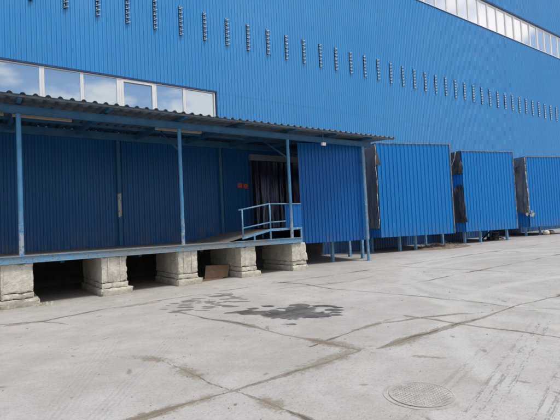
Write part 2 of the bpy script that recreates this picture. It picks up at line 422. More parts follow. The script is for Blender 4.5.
for a, b, half, amt in (((2.6, -10.42), (8.2, -8.75), .17, 1), ((2.9, -10.80), (8.8, -9.25), .16, 1), ((2.5, -9.95), (7.0, -8.75), .10, .45), ((3.3, -11.0), (9.5, -9.7), .12, .8)):
    d, t, sd_ = seg(XX + (WX - XX) * .25, YY + (WY - YY) * .25, a, b)
    m_ = (1 - sstep(d, half * .75, half)) * sstep(t, 0, .06) * (1 - sstep(t, .55, 1)) * amt
    tside = np.where(d < half * 1.3, sd_, tside); tread = np.maximum(tread, m_)
sweep = np.zeros_like(XX); sside = np.zeros_like(XX)
for a, b, half, amt in (((.2, -8.4), (2.3, -3.8), .20, .8), ((.75, -8.1), (3.2, -4.6), .15, 1), ((5.2, -9.6), (10, -6.4), .2, .35)):
    d, t, sd_ = seg(XX + (WX - XX) * .3, YY + (WY - YY) * .3, a, b)
    m_ = (1 - sstep(d, half * .6, half)) * (1 - sstep(t, .5, 1)) * amt
    sside = np.where(d < half * 1.2, sd_, sside); sweep = np.maximum(sweep, m_)
edge = sstep(YY + (fbm(XX, YY, 1.5, 51) - .5) * 2.6, -1.1, 1.8)  # dirt along the dock, which also paints shade onto the ground below the deck
speck = np.zeros_like(XX)
for q in range(230):
    cx_, cy_ = rs.uniform(-1.5, 16), rs.uniform(-11, -.4); r0 = rs.uniform(.02, .075); an = rs.uniform(0, 3.14); st_ = rs.uniform(1.2, 3.5)
    ix = slice(*np.searchsorted(GX, (cx_ - .6, cx_ + .6))); iy = slice(*np.searchsorted(GY, (cy_ - .6, cy_ + .6)))
    dx, dy = XX[iy, ix] - cx_, YY[iy, ix] - cy_
    rr = np.hypot((dx * math.cos(an) + dy * math.sin(an)) / st_, -dx * math.sin(an) + dy * math.cos(an))
    speck[iy, ix] = np.maximum(speck[iy, ix], np.clip(.75 - .5 * rr / r0, 0, 1))
ny_, nx_ = XX.shape
co_ = np.stack([XX, YY, GS * np.clip(XX, -25, 60)], -1).reshape(-1, 3).astype(np.float32)
ii = (np.arange(ny_ - 1)[:, None] * nx_ + np.arange(nx_ - 1)[None, :]).reshape(-1)
qd = np.stack([ii, ii + 1, ii + 1 + nx_, ii + nx_], -1).astype(np.int32)
me = bpy.data.meshes.new('ground')
me.vertices.add(len(co_)); me.vertices.foreach_set('co', co_.ravel())
me.loops.add(qd.size); me.loops.foreach_set('vertex_index', qd.ravel())
me.polygons.add(len(qd)); me.polygons.foreach_set('loop_start', np.arange(0, qd.size, 4, dtype=np.int32))
me.update(calc_edges=True); me.validate()
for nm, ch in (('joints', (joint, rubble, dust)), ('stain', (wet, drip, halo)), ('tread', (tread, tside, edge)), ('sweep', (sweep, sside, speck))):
    at = me.attributes.new(nm, 'FLOAT_VECTOR', 'POINT')
    at.data.foreach_set('vector', np.stack(ch, -1).reshape(-1).astype(np.float32))
me.materials.append(M['yard'])
yard = bpy.data.objects.new('ground', me); col.objects.link(yard)
tag(yard, 'pale worn concrete yard with dirty joints and a wet stain', 'ground', kind='structure')

# ------------------------------------------------------------------ warehouse
DW = 4.5
XL, XR = -14.0, 95.0
bld = thing('warehouse_building', (20, DW, gz(20)), 'long blue warehouse clad in ribbed steel sheet with white ribbon windows and louvre columns', 'warehouse')
P = 0.1566
WZ0, WZ1, WXR = 6.42, 7.67, 8.50             # low ribbon window
UZ0, UZ1, UX0, UX1 = 15.80, 17.72, 18.63, 53.93   # high ribbon window
mb = MB()
def strip(x0, x1, z0, z1, dy=0.0):
    ribbed(mb, (x0, DW + dy), (x1, DW + dy), z0, z1, P, .022, (0, -1), phase=(-x0) % P)
strip(14.2, XR, 1.35, WZ0 + .6)
strip(WXR, XR, 7.02, WZ1 + .03, 0.0)
mb2 = MB()
strip(XL, XR, WZ1, 11.9, -.004)
strip(XL, XR, 11.89, UZ0, -.006)
strip(XL, UX0, UZ0, UZ1 + .2, -.010); strip(UX1, XR, UZ0, UZ1 + .2, -.010)
strip(XL, XR, UZ1 + .14, 24.5, -.016)
strip(WXR, 14.2, WZ0 - .1, 7.02)
# far sides, back and roof close the volume
mb.quad((XL, DW + 30, 0), (XL, DW + .02, 0), (XL, DW + .02, 24.5), (XL, DW + 30, 24.5))
mb.quad((XR, DW + .02, 0), (XR, DW + 30, 0), (XR, DW + 30, 24.5), (XR, DW + .02, 24.5))
mb.quad((XR, DW + 30, 0), (XL, DW + 30, 0), (XL, DW + 30, 24.5), (XR, DW + 30, 24.5))
mb.quad((XL, DW, 24.5), (XR, DW, 24.5), (XR, DW + 30, 24.7), (XL, DW + 30, 24.7))
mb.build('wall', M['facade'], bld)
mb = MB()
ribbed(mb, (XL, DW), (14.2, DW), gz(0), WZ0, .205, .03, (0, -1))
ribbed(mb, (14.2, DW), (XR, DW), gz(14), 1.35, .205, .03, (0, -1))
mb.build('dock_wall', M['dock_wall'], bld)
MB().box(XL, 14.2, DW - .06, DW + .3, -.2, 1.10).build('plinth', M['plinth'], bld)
# flashings
mb = MB(); mb.box(XL, WXR + .10, DW - .085, DW + .02, WZ1 - .015, WZ1 + .055)
mb.box(WXR + .04, WXR + .10, DW - .07, DW + .02, WZ0, WZ1 - .015)
mb.box(UX0 - .05, UX1 + .05, DW - .13, DW + .02, UZ1 + .09, UZ1 + .22)
mb.box(UX0 - .05, UX1 + .05, DW - .05, DW + .02, UZ0 - .05, UZ0 - .002)
mb.build('flashing', M['flash'], bld)

def window(x0, x1, z0, z1, fl, fr, ft, fb, glass, sash=False):
    y = DW - .045
    m = MB()
    m.box(x0, x0 + fl, y, y + .12, z0, z1); m.box(x1 - fr, x1, y, y + .12, z0, z1)
    m.box(x0 + fl, x1 - fr, y + .006, y + .12, z1 - ft, z1); m.box(x0 + fl, x1 - fr, y + .006, y + .12, z0, z0 + fb)
    ix0, ix1, iz0, iz1 = x0 + fl, x1 - fr, z0 + fb, z1 - ft
    if sash:
        w = .075
        m.box(ix0, ix0 + w, y - .012, y + .05, iz0, iz1); m.box(ix1 - w, ix1, y - .012, y + .05, iz0, iz1)
        m.box(ix0 + w, ix1 - w, y - .012, y + .05, iz1 - w, iz1); m.box(ix0 + w, ix1 - w, y - .012, y + .05, iz0, iz0 + w)
        ix0 += w; ix1 -= w; iz0 += w; iz1 -= w
    f = m.build('window', M['frame'], bld)
    g = MB(); yy = y + .055; t1 = random.uniform(-.006, .006); t2 = random.uniform(-.008, .008)
    g.quad((ix0, yy - t1, iz0), (ix1, yy + t1, iz0), (ix1, yy + t1 + t2, iz1), (ix0, yy - t1 + t2, iz1))
    g.build('pane', glass, f)
    MB().quad((x0 + .01, y + .115, z0 + .01), (x1 - .01, y + .115, z0 + .01), (x1 - .01, y + .115, z1 - .01), (x0 + .01, y + .115, z1 - .01)).build('backing', M['dark'], f)
ml = [-3.34, -2.05, -.76, .53, 1.84, 3.13, 4.45, 5.85, 7.08, WXR]
for i, (a, b) in enumerate(zip(ml, ml[1:])):
    wide = {1.84: .075, 4.45: .085}
    window(a + .002, b - .002, WZ0, WZ1 - .018, wide.get(a, .05), wide.get(b, .05), .035, .06, M['glass'], sash=(a == 4.45))
n_up = int(round((UX1 - UX0) / 1.3075))
for i in range(n_up):
    a = UX0 + i * 1.3075
    window(a + .002, a + 1.3055, UZ0, UZ1 + .085, .075 if i % 4 else .11, .075, .13, .05, M['glass_high'])

# louvre columns
lou = None
for i in range(38):
    x = 1.568 + 1.0962 * i
    if lou is None:
        m = MB(); y = DW - .038
        m.box(x - .065, x + .015, y - .004, y + .012, 9.90, 11.14)
        lou = m.build('louvre', M['slot'], bld)
        b = MB()
        for j in range(7):
            z = 9.91 + j * .185
            # a scoop: thin sloping lip that rises to the right and stands off the wall
            b.hexa([(x - .075, y - .012, z + .01), (x + .085, y - .012, z + .095), (x + .085, y - .014, z + .105), (x - .075, y - .014, z + .022),
                    (x - .065, y - .072, z - .03), (x + .095, y - .072, z + .055), (x + .095, y - .070, z + .064), (x - .065, y - .070, z - .02)])
            b.hexa([(x - .06, y - .006, z + .05), (x - .02, y - .006, z + .05), (x - .02, y - .007, z + .15), (x - .06, y - .007, z + .15),
                    (x - .055, y - .045, z + .06), (x - .025, y - .045, z + .06), (x - .025, y - .03, z + .14), (x - .055, y - .03, z + .14)])
        bl0 = b.build('louvre_blade', M['blade'], lou)
    else:
        c = copy_part(lou, bld, (x - 1.568, 0, 0)); e = copy_part(bl0, c, (0, 0, random.uniform(-.012, .012)))
        e.scale = (random.uniform(.9, 1.1), 1, 1); e.location.x += (1 - e.scale.x) * (1.568 - 20); c.location.z += random.uniform(-.02, .02)

# ------------------------------------------------------------------ loading dock
DZ = 1.235
dock = thing('loading_dock', (2, 0, gz(2)), 'raised loading dock deck with peeling pale blue steel edge on concrete piers', 'loading dock')
DX0, DX1 = -7.0, 9.44
m = MB(); m.box(DX0, DX1 - .03, .05, DW - .06, DZ - .16, DZ - .004); m.build('deck', M['deck'], dock)
m = MB()
m.box(DX0, DX1, -.012, .048, 1.07, DZ + .012)                     # web
m.box(DX0, DX1, -.050, -.0125, 1.062, 1.082); m.box(DX0, DX1, -.045, -.0125, DZ - .008, DZ + .014)   # flanges
m.box(DX1 - .03, DX1 + .012, .05, 2.4, 1.07, DZ + .004)
m.build('edge_channel', M['channel'], dock, bevel=.006)
m = MB()
for x in (1.9, 4.1, 6.2, 8.3): m.box(x - .05, x + .05, 1.4, 4.3, .93, 1.07)
m.build('joist', M['beam'], dock)

def rough_block(x0, x1, y0, y1, z0, z1, seed, amp, name, parent, taper=0.0, cuts=9):
    """subdivided box with chipped edges and a pitted skin"""
    bmv = {}; V = []; F = []
    nx = max(3, int((x1 - x0) / .055)); ny = max(3, int((y1 - y0) / .11)); nz = max(3, int((z1 - z0) / .055))
    def vid(i, j, k):
        key = (i, j, k)
        if key not in bmv:
            fx, fy, fz = i / nx, j / ny, k / nz
            tt = taper * (1 - fz)
            p = Vector((x0 - tt + (x1 - x0 + 2 * tt) * fx, y0 - tt + (y1 - y0 + tt) * fy, z0 + (z1 - z0) * fz))
            on = (i in (0, nx)) + (j in (0, ny)) + (k in (0, nz))
            cen = Vector(((x0 + x1) / 2, (y0 + y1) / 2, (z0 + z1) / 2))
            s = Vector((seed * 7.3, seed * 3.1, seed))
            nv = mnoise.fractal(p * 7.5 + s, .8, 2.0, 4)
            nrm = Vector(((-1 if i == 0 else 1 if i == nx else 0), (-1 if j == 0 else 1 if j == ny else 0), (-1 if k == 0 else 1 if k == nz else 0)))
            d = nv * amp * .45 - amp * .2
            if on >= 2:
                chip = max(0, mnoise.noise(p * 9.5 + s * 2) + .1)
                d -= amp * (.5 + 2.4 * chip)
            p += nrm.normalized() * d
            bmv[key] = len(V); V.append(p)
        return bmv[key]
    for i in range(nx):
        for k in range(nz):
            F.append((vid(i, 0, k), vid(i + 1, 0, k), vid(i + 1, 0, k + 1), vid(i, 0, k + 1)))
            F.append((vid(i + 1, ny, k), vid(i, ny, k), vid(i, ny, k + 1), vid(i + 1, ny, k + 1)))
    for j in range(ny):
        for k in range(nz):
            F.append((vid(0, j + 1, k), vid(0, j, k), vid(0, j, k + 1), vid(0, j + 1, k + 1)))
            F.append((vid(nx, j, k), vid(nx, j + 1, k), vid(nx, j + 1, k + 1), vid(nx, j, k + 1)))
    for i in range(nx):
        for j in range(ny):
            F.append((vid(i, j, nz), vid(i + 1, j, nz), vid(i + 1, j + 1, nz), vid(i, j + 1, nz)))
            F.append((vid(i, j + 1, 0), vid(i + 1, j + 1, 0), vid(i + 1, j, 0), vid(i, j, 0)))
    mbb = MB(); mbb.v = V; mbb.f = F
    return mbb.build(name, M['concrete'], parent, smooth=False)

pier_lab = ['squat concrete pier at the left end of the dock, its whole front face in view',
            'second concrete pier from the left under the dock, with upright ridges on its front',
            'middle concrete pier of five under the dock, left of the leaning cardboard',
            'concrete pier just right of the leaning cardboard under the dock',
            'flared concrete pier under the right end of the dock below the handrail']
piers = [(.36, 1.06, 2.3), (2.64, 3.33, 2.65), (4.80, 5.43, 2.05), (6.94, 7.53, 2.35), (9.02, 9.64, 2.0)]
for i, (a, b, dp) in enumerate(piers):
    g = gz(a)
    t = thing('concrete_pier', ((a + b) / 2, 0, g), pier_lab[i], 'concrete pier', 'concrete piers carrying the loading dock')
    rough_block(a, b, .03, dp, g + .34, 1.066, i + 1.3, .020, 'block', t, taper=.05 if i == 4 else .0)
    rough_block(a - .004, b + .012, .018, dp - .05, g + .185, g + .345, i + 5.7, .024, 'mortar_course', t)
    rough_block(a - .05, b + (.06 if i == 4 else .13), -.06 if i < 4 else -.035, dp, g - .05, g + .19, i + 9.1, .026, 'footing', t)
    if i in (1, 2):
        m = MB(); m.box(a + .17, a + .20, .012, .04, g + .37, 1.05); m.box(b - .20, b - .17, .012, .04, g + .37, 1.05)
        m.build('ridge', M['concrete'], t)

# rubble crumbs by the first pier
t = MB()
for i in range(26):
    x, y = random.gauss(1.22, .14), random.gauss(-.10, .10); r = random.uniform(.012, .045); z = gz(x)
    vs = [(x + r * random.uniform(.6, 1.2) * sx, y + r * random.uniform(.6, 1.2) * sy, z + (r * random.uniform(.7, 1.3) if sz else -.005)) for sx, sy, sz in
          ((-1, -1, 0), (1, -1, 0), (1, 1, 0), (-1, 1, 0), (-.7, -.7, 1), (.7, -.7, 1), (.7, .7, 1), (-.7, .7, 1))]
    t.hexa(vs)
o = t.build('concrete_rubble', M['concrete']); tag(o, 'small crumbs of broken concrete at the foot of the leftmost pier', 'rubble', kind='stuff')

# ------------------------------------------------------------------ ramp with handrail
ramp = thing('access_ramp', (8.3, .2, DZ), 'short ramp up to a landing with pale blue tubular handrail at the dock end', 'ramp')
m = MB()
prof_f = [(6.60, DZ + .003), (7.15, 1.355), (8.25, 1.575), (9.64, 1.60)]
prof_b = [(7.00, DZ + .003), (7.55, 1.30), (8.70, 1.52), (9.90, 1.60)]
for (a, za), (b, zb), (c_, zc), (d_, zd) in zip(prof_f, prof_f[1:], prof_b, prof_b[1:]):
    m.quad((a, .24, za), (b, .24, zb), (d_, DW - .07, zd), (c_, DW - .07, zc))
m.quad((9.64, .24, 1.60), (10.35, 1.30, 1.60), (12.9, DW - .07, 1.60), (9.90, DW - .07, 1.60))
m.build('ramp_plate', M['deck'], ramp)
m = MB(); ry = .20
m.bar((7.12, ry, 1.33), (8.25, ry, 1.56), .05, .07); m.bar((8.25, ry, 1.565), (9.64, ry, 1.58), .05, .085)
m.build('stringer', M['rail'], ramp)
for x, y, za, zb, wd in ((9.60, ry, gz(9.6), 1.53, .06), (8.26, ry, DZ, 1.52, .045), (7.60, ry, DZ, 1.40, .045), (9.2, 2.2, DZ, 1.58, .06)):
    m = MB(); m.bar((x, y, za), (x, y, zb), wd); m.build('ramp_leg', M['rail'], ramp)
m = MB()
m.tube((7.02, ry, 2.27), (8.29, ry, 2.48), .024); m.tube((8.27, ry, 2.478), (9.64, ry, 2.465), .022)
m.tube((7.15, ry, 1.665), (8.27, ry, 1.83), .022); m.tube((8.25, ry, 1.83), (8.95, ry, 1.85), .02)
m.tube((7.16, ry, 1.34), (7.16, ry, 2.29), .026); m.tube((8.27, ry, 1.58), (8.27, ry, 2.48), .026)
m.build('handrail', M['rail'], ramp, smooth=True)
m = MB(); ribbed(m, (8.93, ry + .03), (9.68, ry + .03), 1.63, 2.46, .19, .018, (0, -1)); m.build('side_panel', M['screen'], ramp)

# ------------------------------------------------------------------ canopy
can = thing('dock_canopy', (6, 0, DZ), 'long low canopy of weathered corrugated sheet on thin pale blue pipe columns', 'canopy')
def roofz(y): return 5.075 + (y + .6) * .082
cx = [.82, 5.01, 9.09, 12.89]
CX0, CX1 = -7.5, 14.15
m = MB(); pitch = .268; nseg = 8; n = int((CX1 - CX0) / pitch * nseg)
ys = [-.62, .9, 2.6, 4.468]
rng = random.Random(3)
for j, y in enumerate(ys):
    for i in range(n + 1):
        x = CX0 + i * pitch / nseg; u = (i % nseg) / nseg
        hgt = .058 * (max(0, math.cos(2 * math.pi * (u - .25))) ** .7)
        wv = .007 * mnoise.noise(Vector((x * .7, y, 1.7)))
        ey = y + (.02 * mnoise.noise(Vector((math.floor(x / 1.07), 3, 1))) if j == 0 else 0)
        m.v.append(Vector((x, ey, roofz(y) + hgt + wv)))
w = n + 1
for j in range(len(ys) - 1):
    for i in range(n):
        m.f.append((j * w + i, j * w + i + 1, (j + 1) * w + i + 1, (j + 1) * w + i))
rf = m.build('roof_sheet', M['roof'], can, smooth=True)
sm = rf.modifiers.new('thickness', 'SOLIDIFY'); sm.thickness = .006; sm.offset = 1
# rear flashing up to the wall
# front beam (channel), ledger, purlins, rafters
m = MB(); m.box(CX0, 13.35, .04, .12, 4.775, 4.965); m.box(CX0, 13.35, -.005, .039, 4.77, 4.785); m.box(CX0, 13.35, -.005, .039, 4.955, 4.968)
m.build('front_beam', M['beam'], can, bevel=.004)
m = MB(); m.box(CX0, 14.1, DW - .16, DW - .04, 5.20, 5.475); m.build('ledger', M['beam'], can)
for y in (1.35, 2.85):
    m = MB(); m.box(CX0, 14.0, y - .04, y + .04, roofz(y) - .085, roofz(y) - .002); m.build('purlin', M['beam'], can)
m = MB(); m.box(CX0, 14.1, -.57, -.52, roofz(-.55) - .055, roofz(-.55) - .002); m.build('eave_purlin', M['roof'], can)
xs = [-5.5, -3.4, -1.3, .82, 2.90, 5.01, 7.05, 9.09, 11.0, 12.89]
for x in xs:
    m = MB(); a, b = -.50, DW - .17
    m.hexa([(x - .045, a, roofz(a) - .10), (x + .045, a, roofz(a) - .10), (x + .045, b, roofz(b) - .20), (x - .045, b, roofz(b) - .20),
            (x - .045, a, roofz(a) - .004), (x + .045, a, roofz(a) - .004), (x + .045, b, roofz(b) - .004), (x - .045, b, roofz(b) - .004)])
    # keep clear of the beam below
    for v in m.v: v.z = max(v.z, 4.97)
    m.build('rafter', M['beam'], can)
for i, x in enumerate(cx):
    m = MB(); zb = DZ if i < 3 else gz(x)
    m.tube((x, .08, zb), (x, .08, 4.775), .057, 18)
    m.box(x - .11, x + .11, -.0, .19, zb, zb + .014)
    m.build('column', M['column' if i < 3 else 'post'], can, smooth=False)
    m = MB(); m.bar((x, .13, 4.12), (x, 1.7, 5.06), .045); m.build('brace', M['beam'], can)
for x in (-3.4,):
    m = MB(); m.tube((x, .08, DZ), (x, .08, 4.775), .057, 18); m.build('column', M['column'], can)
for x in (.1, 4.30, 8.58):
    m = MB(); m.box(x - .055, x + .055, DW - .16, DW - .05, DZ if x < 8 else 1.5, 5.19); m.build('back_column', M['back_column' if 4 < x < 5 else 'beam'], can)

# lamps under the canopy
labs = ['beige tube lamp under the canopy at the far left, cut by the picture edge', 'beige tube lamp under the canopy right of the leftmost column',
        'beige tube lamp under the canopy crossing behind the second column']
for lab, a, b in zip(labs, (-1.0, .74, 4.60), (.55, 2.18, 6.16)):
    t = thing('tube_lamp', ((a + b) / 2, 1.0, 4.9), lab, 'tube lamp', 'tube lamps under the canopy')
    m = MB(); m.hexa([(a, .93, 4.93), (b, .93, 4.93), (b, 1.07, 4.93), (a, 1.07, 4.93), (a, .96, 4.995), (b, .96, 4.995), (b, 1.04, 4.995), (a, 1.04, 4.995)])
    m.build('diffuser', M['tube'], t)
    m = MB(); m.box(a + .02, b - .02, .97, 1.03, 4.996, 5.03)
    for x in (a + .2, b - .2): m.tube((x, 1, 5.03), (x, 1, 5.15), .01, 8)
    m.build('housing', M['white'], t)
t = thing('flood_lamp', (10.55, -.2, 4.6), 'small white flood lamp hanging under the canopy edge above the blue screen', 'flood lamp')
m = MB(); m.hexa([(10.42, -.30, 4.585), (10.58, -.30, 4.585), (10.58, -.20, 4.60), (10.42, -.20, 4.60), (10.42, -.32, 4.70), (10.58, -.32, 4.70), (10.58, -.20, 4.71), (10.42, -.20, 4.71)])
m.build('housing', M['white'], t, bevel=.012)
m = MB(); m.bar((10.5, -.24, 4.71), (10.5, -.24, 5.02), .025); m.build('bracket', M['beam'], t)

# ------------------------------------------------------------------ doorway with strip curtain, signs
t = thing('strip_curtain', (11.4, DW, 1.6), 'dark doorway hung with dusty clear plastic strips at the top of the ramp', 'strip curtain')
m = MB(); m.box(10.14, 12.95, DW - .075, DW - .035, 1.60, 4.72); m.build('dark_backing', M['dark'], t)  # solid plate coloured near-black for the unlit room behind the strips
m = MB(); m.box(10.08, 13.0, DW - .20, DW - .034, 4.74, 5.02); m.build('lintel', M['lintel'], t)
m = MB(); m.box(10.05, 10.135, DW - .17, DW - .034, 1.6, 4.735); m.build('door_jamb', M['flash'], t)
m = MB(); x = 10.16; k = 0
while x < 12.85:
    wdt = .19; ang = random.uniform(-.35, .35); yb = DW - .11 - (.018 if k % 2 else 0)
    if random.random() > .1:
        i = len(m.v); nz = 9; sway = random.uniform(-.05, .05)
        for j in range(nz):
            z = 1.64 + (4.72 - 1.64) * j / (nz - 1); f = 1 - j / (nz - 1)
            for sx in (-1, 0, 1):
                m.v.append(Vector((x + .1 + sx * wdt / 2 + sway * f, yb + math.sin(ang) * sx * wdt / 2 * f - (.012 if sx == 0 else 0) + .01 * math.sin(z * 3 + k), z)))
        for j in range(nz - 1):
            for s_ in (0, 1): m.f.append((i + j * 3 + s_, i + j * 3 + s_ + 1, i + j * 3 + s_ + 4, i + j * 3 + s_ + 3))
    x += .155; k += 1
m.build('strips', M['curtain'], t, smooth=True)
for lab, a, b, z0, z1 in (('small orange red plate on the dark wall, farther from the doorway', 9.44, 9.67, 3.475, 3.70),
                          ('small crimson red plate on the dark wall, nearer the doorway', 9.73, 9.96, 3.46, 3.68)):
    t = thing('wall_sign', ((a + b) / 2, DW - .05, z0), lab, 'sign', 'red plates beside the doorway')
    MB().box(a, b, DW - .062, DW - .045, z0, z1).build('plate', M['red'], t)
    m = MB(); cxx, czz = (a + b) / 2, (z0 + z1) / 2
    i = len(m.v)
    for k in range(20):
        th = 2 * math.pi * k / 20
        for rr in (.055, .072): m.v.append(Vector((cxx + rr * math.cos(th), DW - .0665, czz + rr * math.sin(th))))
    for k in range(20): m.f.append((2 * k, 2 * ((k + 1) % 20), 2 * ((k + 1) % 20) + 1, 2 * k + 1))
    m.build('symbol', M['sign_mark'], t)

# ------------------------------------------------------------------ dock shelters
def shelter(name, label, L, Rr, z0, z1, mat, posts, left=True, yback=DW - .05, pitch=.225, trim=True, roof=True, group='blue dock shelters along the warehouse'):
    L = Vector((*L, 0)); Rr = Vector((*Rr, 0)); d = (Rr - L).normalized(); n = Vector((d.y, -d.x, 0))     # n points out to the yard
    bk = -n; tl = (yback - L.y) / bk.y; tr = (yback - Rr.y) / bk.y
    LB, RB = L + bk * tl, Rr + bk * tr
    t = thing(name, (L.x, L.y, gz(L.x)), label, 'dock shelter', group)
    m = MB(); ribbed(m, L.xy, Rr.xy, z0, z1, pitch, .03, n.xy); m.build('front_panel', mat, t)
    m = MB(); ribbed(m, Rr.xy, RB.xy, z0, z1, pitch, .025, d.xy); m.build('side_panel', mat, t)
    if left:
        m = MB(); ribbed(m, LB.xy, L.xy, z0, z1, pitch, .025, (-d).xy); m.build('side_panel', mat, t)
    e = .05
    up = Vector((0, 0, 1))
    m = MB()
    def slab(za, zb, ex, mb_):
        a, b, c_, e_ = L + (n - d) * ex, Rr + (n + d) * ex, RB + d * ex, LB - d * ex
        mb_.hexa([p + up * za for p in (a, b, c_, e_)] + [p + up * zb for p in (a, b, c_, e_)])
    slab(z1 + .004, z1 + .040, .045, m)
    if roof: m.build('roof', M['trim'], t)
    m = MB(); slab(z0 - .004, z0 + .10, -.04, m); m.build('floor_frame', M['flash'], t)
    if trim:
        m = MB(); p = Rr + n * .034
        m.bar(p + d * .01 + up * z0, p + d * .01 + up * z1, .04, .045, up=n)
        m.build('corner_trim', M['trim'], t)
    for (x, y) in posts:
        m = MB(); m.box(x - .058, x + .058, y - .058, y + .058, gz(x) - .02, z0 - .006)
        m.box(x - .085, x + .085, y - .085, y + .085, gz(x) - .02, gz(x) + .012)
        m.build('leg', M['post'], t)
    return t, L, d, n, bk

def cloth(parent, name, mat, origin, du, nrm, cols, rows, outline, wr=.05, seed=1.0, base=.06):
    """hanging cloth: outline(v) -> (u0, u1, z) for v 0 (top) .. 1 (bottom); wrinkled outward along nrm"""
    m = MB()
    for j in range(rows + 1):
        v = j / rows; u0, u1, z = outline(v)
        for i in range(cols + 1):
            u = u0 + (u1 - u0) * i / cols
            h = base + wr * (mnoise.noise(Vector((u * 3.2 + seed, z * .9, seed))) + .9 * (.35 - abs(mnoise.noise(Vector((u * 5 + z * .8, z * .7, seed * 2))))) + .3 * mnoise.noise(Vector((u * 9, z * 4, seed)))) * (.3 + v)
            jz = .05 * mnoise.noise(Vector((u * 6, seed, 3))) if j == rows else 0
            m.v.append(origin + du * u + nrm * h + Vector((0, 0, z + jz)))
    w = cols + 1
    for j in range(rows):
        for i in range(cols): m.f.append((j * w + i, j * w + i + 1, (j + 1) * w + i + 1, (j + 1) * w + i))
    o = m.build(name, mat, parent, smooth=True)
    sd = o.modifiers.new('thickness', 'SOLIDIFY'); sd.thickness = .008
    return o, m

def hem(parent, pts, r, seed):
    m = MB()
    for a, b in zip(pts, pts[1:]): m.tube(a, b, r * random.uniform(.7, 1.2), 6)
    return m.build('torn_hem', M['foam'], parent, smooth=True)

ZT = 5.45
# the screen under the end of the canopy
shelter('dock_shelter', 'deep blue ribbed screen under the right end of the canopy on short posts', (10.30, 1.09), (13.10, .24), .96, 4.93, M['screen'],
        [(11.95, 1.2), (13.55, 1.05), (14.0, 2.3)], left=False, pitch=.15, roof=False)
# first free-standing shelter
t, L, d, n, bk = shelter('dock_shelter', 'blue ribbed dock shelter just right of the canopy with a long grey tarpaulin', (15.73, 1.90), (19.79, .66), .91, ZT, M['shelter'],
        [(16.45, 3.2), (17.1, 1.95), (17.9, 1.62), (20.35, 1.75), (21.0, 3.3)])
UP = Vector((0, 0, 1))
cl, _ = cloth(t, 'tarpaulin', M['tarp'], L, bk, -d, 34, 56, lambda v: (-.06 + .02 * math.sin(v * 9), 2.1, 5.40 - 4.05 * v), .10, 2.2, base=.10)
m = MB(); o = L + n * .05
tri = [o - d * .12 + UP * 5.05, o + d * .02 + UP * 5.0, o + d * .16 + UP * 4.42, o - d * .10 + UP * 4.40, o - d * .14 + UP * 4.7]
m.quad(*tri); m.build('torn_flap', M['tarp_dark'], t)
hem(t, [L - d * .10 + n * .06 + UP * z + d * .03 * math.sin(z * 4) for z in (5.4, 4.9, 4.3, 3.7, 3.0, 2.4, 1.8, 1.36)], .018, 1)
# second
t, L, d, n, bk = shelter('dock_shelter', 'middle blue ribbed dock shelter with a badly torn black tarpaulin', (22.41, 1.63), (26.19, .68), .88, ZT, M['shelter'],
        [(22.75, 1.95), (23.6, 1.5), (25.5, .95), (26.9, 2.9)])
def upflap(v):
    return (-.05 + .06 * math.sin(v * 6), 1.5 - .9 * v * v, 5.42 - 1.25 * v)
cloth(t, 'tarpaulin', M['tarp_dark'], L, bk, -d, 30, 30, upflap, .20, 5.1, base=.10)
cloth(t, 'tarpaulin', M['tarp_dark'], L, bk, -d, 30, 44, lambda v: (-.02 - .16 * v, .35 + 1.1 * min(1, v * 1.6), 3.55 - 2.15 * v), .16, 8.4, base=.09)
hem(t, [L + bk * u - d * .30 + UP * z for u, z in ((.10, 5.42), (.22, 5.05), (.42, 4.75), (.62, 4.5), (.95, 4.25))], .035, 2)
hem(t, [L + bk * u - d * .24 + UP * z for u, z in ((.95, 4.2), (.85, 3.6), (.75, 3.2), (.9, 2.6), (.95, 2.1), (1.0, 1.4))], .03, 2)
m = MB(); o = L - d * .2 - n * .3 + UP * 3.35
for a in range(5): m.quad(o + d * (.1 * a - .2) + UP * (.12 * math.sin(a * 2)), o + d * (.1 * a - .08) + UP * (.05), o + d * (.1 * a - .1) - UP * (.3 + .1 * math.sin(a * 3)))
m.build('torn_flap', M['tarp_dark'], t)
# third, cut by the frame
t, L, d, n, bk = shelter('dock_shelter', 'farthest blue ribbed dock shelter, its grey tarpaulin ending in pale shreds', (29.30, 1.38), (33.2, .12), .87, ZT, M['shelter'],
        [(29.5, 1.75), (30.55, 1.35), (32.9, .45)])
def third(v):
    return (-.05 - .22 * max(0, v - .35) * (1.2 - v) * 2, 2.2 - 1.9 * max(0, v - .62) / .38, 5.42 - 3.72 * v)
cloth(t, 'tarpaulin', M['tarp'], L, bk, -d, 34, 56, third, .16, 3.7, base=.10)
hem(t, [L + bk * (-.08 - .22 * max(0, v - .35) * (1.2 - v) * 2) - d * .14 + UP * (5.42 - 3.72 * v) for v in (0, .12, .25, .4, .55, .7, .85, .97)], .035, 1)
m = MB(); o = L - d * .12 + n * .10 + UP * 1.85
for a in range(6):
    x = random.uniform(-.28, .25); z = random.uniform(-.22, .2); m = MB()
    m.quad(o + d * x + UP * z, o + d * (x + random.uniform(.12, .26)) + UP * (z + random.uniform(-.1, .12)) + n * random.uniform(0, .1),
           o + d * (x + random.uniform(.12, .25)) + UP * (z - random.uniform(.1, .22)), o + d * (x + random.uniform(0, .08)) + UP * (z - random.uniform(.12, .36)))
    m.build('tarpaulin_shred', M['foam'], t)
m = MB(); o = L + bk * .25 - d * .28 + UP * 4.95
m.quad(o, o + bk * .5 - UP * .25 - d * .1, o + bk * .3 - UP * .75 - d * .15, o + bk * .05 - UP * .45); m.build('torn_flap', M['tarp_dark'], t)

